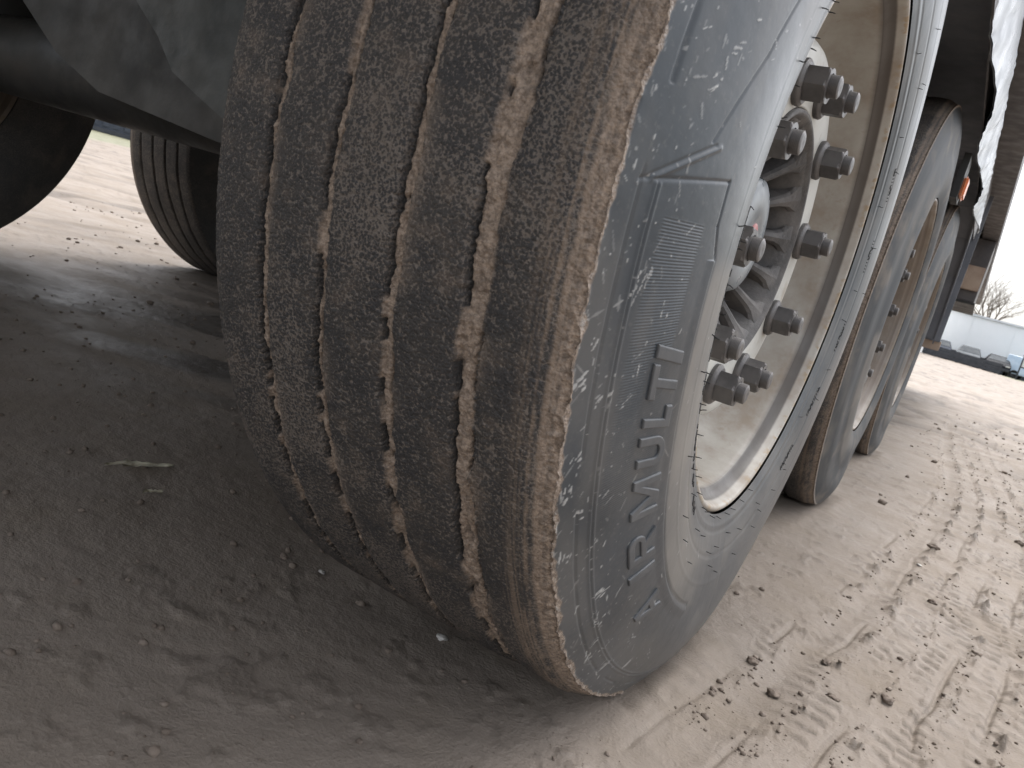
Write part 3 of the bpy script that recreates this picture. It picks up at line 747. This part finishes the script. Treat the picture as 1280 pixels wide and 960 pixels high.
# splash plate and gusset near the closest wheel
bm = bmesh.new()
prism(bm, [(-.735, -.2, .592), (-.677, -.2, .552), (-.635, -.2, .512), (-.582, -.2, .491), (-.522, -.2, .469), (-.34, -.2, .405), (-.225, -.2, .40), (-.225, -.2, .72), (-.36, -.2, .80), (-.80, -.2, .80)], (0, .006, 0))
part('splash_plate', bm_mesh('splash_plate', bm), 'plate')
bm = bmesh.new()
prism(bm, [(-1.30, -.09, .70), (-1.201, -.09, .587), (-1.08, -.09, .515), (-.95, -.09, .47), (-.62, -.09, .44), (-.40, -.09, .44), (-.40, -.09, .80), (-1.30, -.09, .80)], (0, .012, 0))
part('axle_gusset', bm_mesh('axle_gusset', bm), 'steel')
# chassis beams, cross members, deck
for bx in (-.60, -1.416):
    bm = bmesh.new(); bbox(bm, bx - .07, bx + .07, -1.55, 10.5, 1.055, 1.07); bbox(bm, bx - .006, bx + .006, -1.55, 10.5, 1.072, 1.20); bbox(bm, bx - .07, bx + .07, -1.55, 10.5, 1.202, 1.217)
    part('chassis_beam', bm_mesh('chassis_beam', bm), 'steel')
for k in range(20):
    y = -1.55 + k * .62
    part('cross_member', box_mesh('cross_member', -2.26, .188, y, y + .05, 1.2245, 1.30), 'steel')
rg = random.Random(12)
for k in range(16):
    x0 = -2.25 + k * .152
    part('deck_board', box_mesh('deck_board', x0, x0 + .149, -1.62, 10.6, 1.304, 1.33 + rg.uniform(0, .003)), 'deckwood')
for bx0, bx1 in ((.190, .283), (-2.30, -2.262)):
    bm = bmesh.new(); bbox(bm, bx0, bx1, -1.63, 10.6, 1.225, 1.36, bev=.004); part('side_rail', bm_mesh('side_rail', bm), 'railp')
bm = bmesh.new(); bbox(bm, -2.262, .190, -1.69, -1.64, 1.10, 1.36, bev=.004); part('rear_beam', bm_mesh('rear_beam', bm), 'railp')
bm = bmesh.new(); bbox(bm, .04, .075, -1.60, 10.55, 1.335, 3.7); part('added_shade_panel', bm_mesh('added_shade_panel', bm), 'sheet')  # unseen panel added behind the rail to shade the ground at right
bm = bmesh.new(); bbox(bm, -2.12, -2.085, -1.60, 10.55, 1.335, 3.7); part('added_shade_panel', bm_mesh('added_shade_panel', bm), 'sheet')  # matching unseen panel on the left side

# mudguard over the right-hand wheels with its pale wavy skirt
def mudguard(x0, x1):
    path = [(-.33, 1.075), (-.1, 1.125), (.2, 1.12), (.62, 1.085), (1.0, 1.11), (1.35, 1.125), (1.75, 1.10), (2.0, 1.085), (2.4, 1.12), (2.75, 1.12), (3.0, 1.08), (3.2, .98), (3.33, .82), (3.40, .66), (3.43, .53)]
    pts = []
    for a, b in zip(path[:-1], path[1:]):
        for t in np.linspace(0, 1, 6)[:-1]: pts.append((a[0] + (b[0] - a[0]) * t, a[1] + (b[1] - a[1]) * t))
    pts.append(path[-1])
    bm = bmesh.new(); vs = []
    for (y, z) in pts:
        vs.append([bm.verts.new((x, y, z + dz)) for x, dz in ((x0, -.03), (x0, 0), (x1, 0), (x1, -.03), (x1 - .006, -.03), (x1 - .006, -.006), (x0 + .006, -.006), (x0 + .006, -.03))])
    for a, b in zip(vs[:-1], vs[1:]):
        for k in range(8): bm.faces.new((a[k], a[(k + 1) % 8], b[(k + 1) % 8], b[k]))
    bm.faces.new(vs[0]); bm.faces.new(vs[-1][::-1])
    return bm_mesh('mudguard', bm, False)
part('mudguard', mudguard(-.19, .193), 'plastic'); part('mudguard', mudguard(-2.20, -1.82), 'plastic')
def skirt():
    yk = [-.2, .30, .617, .75, .885, 1.05, 1.20, 1.40, 1.60, 1.85, 2.13, 2.45, 2.75, 2.90, 3.02]
    zb = [1.05, 1.04, 1.004, .976, .974, .968, .966, .972, .962, .952, .955, .962, .962, .964, .972]
    zt = [1.18, 1.18, 1.178, 1.176, 1.174, 1.168, 1.160, 1.150, 1.140, 1.125, 1.105, 1.075, 1.045, 1.01, .975]
    y = np.linspace(-.2, 3.02, 260); b = np.interp(y, yk, zb); t = np.interp(y, yk, zt)
    b = b + .018; ker = np.ones(9) / 9; pad = lambda q: np.convolve(np.pad(q, 4, mode='edge'), ker, 'valid')
    b, t = pad(b), pad(t)
    f = np.linspace(0, 1, 22)[:, None]
    Z = b + (t - b) * f; Y = np.broadcast_to(y, Z.shape)
    X = .209 + .008 * f + 0 * Z
    cr = np.abs(2 * vnoise(Y * 5 - Z * 13, Z * 9 + Y * 2, 300) - 1)
    X = X + .0035 * (cr - .5) * (1 - .3 * f) + .004 * (np.abs(2 * vnoise(Y * 15 - Z * 32, Z * 12, 301) - 1) - .5) + .012 * np.sin(Y * 7) * (1 - f)
    X0 = X - .004
    P = np.concatenate([np.stack([X, Y, Z], -1), np.stack([X0, Y, Z], -1)[::-1]], 0)
    return grid_mesh('wavy_skirt', P, flip=True)
part('wavy_skirt', skirt(), 'sheet')
bm = bmesh.new(); bbox(bm, .1935, .1975, -.33, 3.45, 1.005, 1.2235); part('skirt_backing', bm_mesh('skirt_backing', bm), 'railp')
# front mud flap hung behind the skirt, with a pale weight bar
bm = bmesh.new(); bbox(bm, -.19, .215, 3.46, 3.475, .515, 1.22, bev=.002); part('mud_flap', bm_mesh('mud_flap', bm), 'plastic')
bm = bmesh.new(); bbox(bm, -.17, .222, 3.476, 3.50, .475, .52, bev=.003); part('flap_bar', bm_mesh('flap_bar', bm), 'tan')
# orange marker lamp
mk = part('marker_lamp', box_mesh('marker_lamp', .184, .196, 1.62, 1.70, .868, .925, bev=.005), 'orange')
bm = bmesh.new(); bbox(bm, .165, .183, 1.60, 1.72, .86, .98); part('lamp_bracket', bm_mesh('lamp_bracket', bm), 'steel')
# locker under the rail further forward
bm = bmesh.new(); bbox(bm, .115, .275, 4.9, 5.9, .83, 1.222, bev=.006); lk = part('locker', bm_mesh('locker', bm), 'railp')
bm = bmesh.new(); bbox(bm, .118, .272, 4.872, 4.899, .90, 1.05, bev=.004); part('locker_door', bm_mesh('locker_door', bm), 'tan', lk)
bm = bmesh.new(); bbox(bm, .10, .285, 4.86, 5.92, .815, .828, bev=.002); part('locker_base', bm_mesh('locker_base', bm), 'steel', lk)
# two legs carry the front of the trailer
for lx in (-.35, -1.66):
    bm = bmesh.new(); bbox(bm, lx - .06, lx + .06, 8.6, 8.72, .05, 1.2, bev=.005); bbox(bm, lx - .13, lx + .13, 8.52, 8.80, .0, .048, bev=.004)
    o = part('landing_leg', bm_mesh('landing_leg', bm), 'steel')
    o.location.z = gz(lx, 8.66)

# ------------------------------------------------------------------ things lying on the mud
def clod_mesh(name, seed, r):
    bm = bmesh.new(); bmesh.ops.create_icosphere(bm, subdivisions=3, radius=1)
    rg = random.Random(seed); off = Vector((rg.random() * 50, rg.random() * 50, rg.random() * 50))
    from mathutils import noise
    st = Vector((rg.uniform(.8, 1.4), rg.uniform(.7, 1.2), rg.uniform(.45, .75)))
    for v in bm.verts:
        p = v.co.copy(); d = 1 + .55 * noise.noise(p * 1.3 + off) + .30 * noise.noise(p * 3.1 + off) + .16 * noise.noise(p * 7 + off)
        v.co = Vector((p.x * st.x, p.y * st.y, p.z * st.z)) * d * r
    return bm_mesh(name, bm, True)
CLODS = [(.397, .201, .010, 'dark mud clod standing on the tracks at the bottom right, nearest the frame edge'), (.339, .129, .007, 'small dark clod beside the foremost track ridge'),
         (.279, .072, .010, 'dark crumbling clod right of the tyre contact, low in the picture'), (.239, .125, .008, 'brown clod nearest the big tyre'),
         (.435, .76, .011, 'dark mud clod midway along the tyre tracks'), (.506, .558, .010, 'brown clod at the outer edge of the tracks'),
         (.421, 1.219, .012, 'dark clod where the tracks begin to curve'), (.638, 1.789, .016, 'large dark clod at the right edge of the picture'),
         (.317, .235, .008, 'brown clod halfway between the tyre and the right corner')]
for i, (x, y, r, lab) in enumerate(CLODS):
    o = link('mud_clod', clod_mesh('mud_clod', 40 + i, r * .8), M['clod']); o.location = (x, y, gz(x, y) + r * .25)
    tag(o, lab, 'clod', 'mud clods on the tyre tracks')
def crumbs():
    rg = np.random.RandomState(9)
    base = bmesh.new(); bmesh.ops.create_icosphere(base, subdivisions=1, radius=1)
    bv = np.array([v.co[:] for v in base.verts]); bf = np.array([[v.index for v in f.verts] for f in base.faces]); base.free()
    pts = []
    for _ in range(3200):          # along the track ridges
        y = -.1 + 4.2 * rg.rand() ** 1.6; row = rg.randint(0, 9)
        x = .200 + .135 * y - .025 * max(y, 0) ** 2 + .066 * (row + .5) + rg.normal(0, .010)
        pts.append((x, y, .0008 + .0038 * rg.rand() ** 5))
    for _ in range(1800):           # under the trailer
        x, y = rg.uniform(-1.6, .2), rg.uniform(-.6, .6)
        pts.append((x, y, 0.0008 + .0050 * rg.rand() ** 5))
    for _ in range(500):
        x, y = rg.uniform(-4, -.5), rg.uniform(.3, 3.5)
        pts.append((x, y, .003 + .010 * rg.rand() ** 4))
    for _ in range(500):
        x, y = rg.uniform(.25, 2.5), rg.uniform(1.5, 8)
        pts.append((x, y, .003 + .012 * rg.rand() ** 4))
    pts = np.array(pts)
    ok = np.ones(len(pts), bool)
    for wx, wy in WHEELS: ok &= ~((np.abs(pts[:, 0] - wx) < .2) & (np.abs(pts[:, 1] - wy) < .2))
    pts = pts[ok]
    hz = ground_height(pts[:, 0:1], pts[:, 1:2])[0][:, 0]
    V = []
    for (x, y, r), z in zip(pts, hz):
        q = bv * r * rg.uniform(.6, 1.3, (len(bv), 1)) * np.array([1, 1, .7]); a = rg.rand() * 6.28
        c, s = math.cos(a), math.sin(a)
        V.append(np.stack([q[:, 0] * c - q[:, 1] * s + x, q[:, 0] * s + q[:, 1] * c + y, q[:, 2] + z + r * .25], -1))
    V = np.concatenate(V); F = (bf[None] + len(bv) * np.arange(len(pts))[:, None, None]).reshape(-1, 3)
    me = bpy.data.meshes.new('mud_crumbs'); me.from_pydata(V.tolist(), [], F.tolist()); me.update()
    o = link('mud_crumbs', me, M['clod'], smooth=True); tag(o, 'loose brown mud crumbs scattered over the yard', kind='stuff')
crumbs()
def leaf_mesh(name, L, Wd, seed):
    rg = random.Random(seed); bm = bmesh.new(); n = 14; rows = []
    for i in range(n + 1):
        t = i / n; w = Wd * (math.sin(math.pi * min(1, t * 1.02)) ** .8) * (1 + rg.uniform(-.18, .18)) + .0004
        x = (t - .5) * L; yb = .0035 * math.sin(t * 5)
        rows.append([bm.verts.new((x, yb - w, .0025 + rg.uniform(0, .0022))), bm.verts.new((x, yb, .0012 + .002 * math.sin(t * 7) ** 2)), bm.verts.new((x, yb + w, .003 + rg.uniform(0, .003)))])
    for a, b in zip(rows[:-1], rows[1:]):
        for k in range(2): bm.faces.new((a[k], a[k + 1], b[k + 1], b[k]))
    r = bmesh.ops.solidify(bm, geom=bm.faces[:], thickness=.0005)
    return bm_mesh(name, bm, True)
o = link('dry_leaf', leaf_mesh('dry_leaf', .088, .0085, 1), M['leaf']); o.location = (-.528, -.212, gz(-.528, -.212) + .0025); o.rotation_euler = (0, 0, R_(73))
tag(o, 'long pale dry leaf lying in the mud left of the big tyre', 'leaf')
o = link('dry_leaf', leaf_mesh('dry_leaf', .026, .0045, 2), M['leaf']); o.location = (-.449, -.250, gz(-.449, -.250) + .0025); o.rotation_euler = (0, 0, R_(88))
tag(o, 'short leaf scrap just below the long dry leaf', 'leaf')
for x, y, r, lab in ((.402, 1.03, .005, 'white pebble in the smooth strip between the tracks'), (-.20, -.205, .0045, 'small pale pebble under the tyre at the left'), (-.029, -.197, .0055, 'pale pebble tucked under the tread edge')):
    o = link('pebble', clod_mesh('pebble', int(r * 9999), r), M['pebble']); o.location = (x, y, gz(x, y) + r * .3)
    tag(o, lab, 'pebble')

# ------------------------------------------------------------------ yard buildings, cars, tree far behind
GZ = lambda x, y: gz(x, y)
g0 = GZ(1.0, 76)
wh = empty('warehouse', (0, 78, g0)); tag(wh, 'long low white warehouse beyond the yard behind parked cars', 'warehouse')
def wpart(name, me, mat, parent=wh): return link(name, me, M[mat], parent)
wpart('wall', box_mesh('wall', -3.4, 26, 0, 24, .95, 4.10), 'white_wall')
wpart('plinth', box_mesh('plinth', -3.38, 25.9, .03, 23.9, -.6, .948), 'dock')
wpart('roof', box_mesh('roof', -3.6, 26.3, -.25, 24.3, 4.102, 4.25), 'roofm')
for k in range(9):
    wpart('cladding_panel', box_mesh('cladding_panel', -3.3 + k * 3.2, -3.3 + k * 3.2 + 3.16, -.05, -.002, .98, 4.07), 'white_wall')
for k in range(6):
    d = wpart('dock_door', box_mesh('dock_door', -2.0 + k * 4.6, .3 + k * 4.6, -.004, .028, -.4, .93), 'darkmetal')
wing = empty('tall_shed', (-8.6, 62, GZ(-8.6, 62))); tag(wing, 'tall white shed standing left of the low warehouse', 'shed')
link('wall', box_mesh('wall', -6, 5.9, 0, 14, -.3, 6.8), M['white_wall'], wing)
link('roof', box_mesh('roof', -6.2, 6.1, -.2, 14.2, 6.802, 6.95), M['roofm'], wing)
link('door', box_mesh('door', 1.5, 4.9, -.06, -.002, -.2, 3.4), M['dock'], wing)

def car(name, label, x, y, rz, paint, L=4.3, Wd=1.76, H=1.46, van=False):
    root = empty(name, (x, y, GZ(x, y) + .01), rz=rz); tag(root, label, 'van' if van else 'car', 'vehicles parked along the warehouse')
    # side profile lofted across the width (car faces -Y)
    if van: pr = [(-L / 2, .35), (-L / 2, .85), (-L / 2 + .55, 1.05), (-L / 2 + 1.15, H - .05), (-L / 2 + 1.5, H), (L / 2 - .05, H), (L / 2, H - .1), (L / 2, .35)]
    else: pr = [(-L / 2, .35), (-L / 2, .68), (-L / 2 + .2, .82), (-L / 2 + 1.15, .95), (-L / 2 + 1.85, H - .04), (-L / 2 + 2.3, H), (L / 2 - 1.0, H - .03), (L / 2 - .25, .98), (L / 2, .92), (L / 2, .35)]
    bm = bmesh.new()
    secs = []
    for fx, k in ((-1, .0), (-.94, 1), (.94, 1), (1, .0)):
        vs = []
        for (yy, zz) in pr:
            tum = (.14 * max(0, zz - .9) / max(.01, H - .9)) * Wd
            vs.append(bm.verts.new((fx * (Wd / 2 - tum), yy * (1 if k else .985), zz - (0 if k else .02))))
        secs.append(vs)
    for a, b in zip(secs[:-1], secs[1:]):
        for k in range(len(pr)): bm.faces.new((a[k], a[(k + 1) % len(pr)], b[(k + 1) % len(pr)], b[k]))
    bm.faces.new(secs[0]); bm.faces.new(secs[-1][::-1])
    link('body', bm_mesh('body', bm), M[paint], root)
    i0 = 2 if van else 3
    a, b = pr[i0], pr[i0 + 1]
    def glass(nm, p, q, wf0, wf1):
        bm = bmesh.new(); d = Vector((0, q[0] - p[0], q[1] - p[1])); n = Vector((0, -d.z, d.y)).normalized() * (.012 if d.y > 0 else .012)
        P = [Vector((-wf0, p[0], p[1])) + d * .1, Vector((wf0, p[0], p[1])) + d * .1, Vector((wf1, p[0], p[1])) + d * .92, Vector((-wf1, p[0], p[1])) + d * .92]
        prism(bm, [v + n for v in P], -n * 1.5); link(nm, bm_mesh(nm, bm), M['glass'], root)
    glass('windscreen', a, b, Wd * .42, Wd * .34)
    if not van: glass('rear_window', pr[6], pr[7], Wd * .34, Wd * .42)
    for sx in (-1, 1):
        for yy in (-L / 2 + .82, L / 2 - .85):
            wn_ = link('car_wheel', lathe('car_wheel', [(-.1, .05), (-.1, .29), (-.08, .32), (.08, .32), (.1, .29), (.1, .2), (.08, .19), (.08, .02)], 24), M['hair'], root)
            wn_.location = (sx * (Wd / 2 - .08), yy, .32); wn_.scale = (sx, 1, 1)
        link('headlight', box_mesh('headlight', sx * Wd * .36 - .16, sx * Wd * .36 + .16, -L / 2 - .012, -L / 2 + .10, .62, .76, bev=.02), M['carlight'], root)
    link('bumper', box_mesh('bumper', -Wd * .47, Wd * .47, -L / 2 - .05, -L / 2 + .08, .30, .52, bev=.03), M['darkmetal'], root)
    link('number_plate', box_mesh('number_plate', -.26, .26, -L / 2 - .062, -L / 2 - .052, .40, .51), M['signp'], root)
car('parked_car', 'dark blue parked car, leftmost in front of the white warehouse', -1.75, 74.6, .05, 'car_dark')
car('parked_car', 'grey parked car in the middle of the row by the warehouse', .45, 74.8, -.04, 'car_grey', H=1.5)
car('parked_car', 'black parked car beside the grass edge by the warehouse', 2.55, 74.5, .03, 'car_black', H=1.42)
car('parked_van', 'pale blue van parked at the right end of the row', 5.6, 74.2, 1.35, 'van_blue', L=4.9, Wd=1.9, H=1.75, van=True)
sg = empty('sign_frame', (3.95, 70.5, GZ(3.95, 70.5))); tag(sg, 'dark framed white board on posts standing in the grass', 'sign')
for px in (-.02, 1.35):
    link('post', box_mesh('post', px - .05, px + .05, -.05, .05, -.1, 2.05), M['darkmetal'], sg)
for z0, z1 in ((.93, 1.02), (1.96, 2.05)): link('rail', box_mesh('rail', .032, 1.298, -.04, .04, z0, z1), M['darkmetal'], sg)
link('panel', box_mesh('panel', .034, 1.296, -.015, .015, 1.022, 1.958), M['signp'], sg)

fn = empty('board_fence', (-3.2, 71.2, 0)); tag(fn, 'low dark board fence along the far edge of the yard before the warehouse', 'fence')
for k in range(5):
    zz = GZ(-3.2 + k * 1.5, 71.2)
    link('post', box_mesh('post', k * 1.5 - .05, k * 1.5 + .05, -.05, .05, zz - .2, zz + .85), M['darkmetal'], fn)
    if k < 4:
        for q in range(3):
            link('board', box_mesh('board', k * 1.5 + .052, k * 1.5 + 1.448, -.015, .015, zz + .08 + q * .25, zz + .30 + q * .25), M['darkmetal'], fn)
def tree():
    y = 112; x = 1.0; base = GZ(x, y) + 0
    root = empty('bare_tree', (x, y, base)); tag(root, 'leafless spreading tree rising behind the white warehouse roof', 'tree')
    rg = random.Random(21); tb = bmesh.new(); cb = bmesh.new()
    def grow(bm, p, d, L, r, lev):
        n = 4; pts = [p]; rr = [r]; q = p.copy(); dd = d.copy()
        for i in range(n):
            dd = (dd + Vector((rg.gauss(0, .12), rg.gauss(0, .12), rg.gauss(.03, .08)))).normalized(); q = q + dd * L / n
            pts.append(q.copy()); rr.append(r * (1 - .45 * (i + 1) / n))
        tube(bm, pts, rr, 5 if lev < 2 else 3, caps=False)
        if lev >= 5: return
        for k in range({0: 7, 1: 4, 2: 4, 3: 3, 4: 3}[lev]):
            t = rg.uniform(.35, 1.0) if lev else rg.uniform(.75, 1.0)
            i = min(n - 1, int(t * n)); pp = pts[i].lerp(pts[i + 1], t * n - i if t < 1 else 1)
            az = rg.uniform(0, 6.283); side = Vector((math.cos(az), math.sin(az), rg.uniform(0, .35)))
            nd = (dd * (.85 if lev else .7) + side * (.62 if lev else .8)).normalized()
            grow(cb, pp, nd, L * rg.uniform(.62, .82) if lev else 3.6 * rg.uniform(.8, 1.2), rr[i] * .55, lev + 1)
    grow(tb, Vector((0, 0, 0)), Vector((0, 0, 1)), 5.2, .32, 0)
    link('trunk', bm_mesh('trunk', tb, True), M['bark'], root); link('crown', bm_mesh('crown', cb, True), M['bark'], root)
tree()
# far left, seen under the trailer
cn = empty('shipping_container', (-24, 16.5, GZ(-24, 16.5)), rz=R_(62)); tag(cn, 'dark shipping container far off under the trailer at left', 'container')
link('body', box_mesh('body', -6, 6, 0, 2.4, .12, 2.7), M['container'], cn)
for k in range(38): link('corrugation', box_mesh('corrugation', -5.8 + k * .31, -5.8 + k * .31 + .17, -.035, -.002, .2, 2.62), M['container'], cn)
link('floor_rail', box_mesh('floor_rail', -6.02, 6.02, -.06, 2.46, 0, .118), M['darkmetal'], cn)
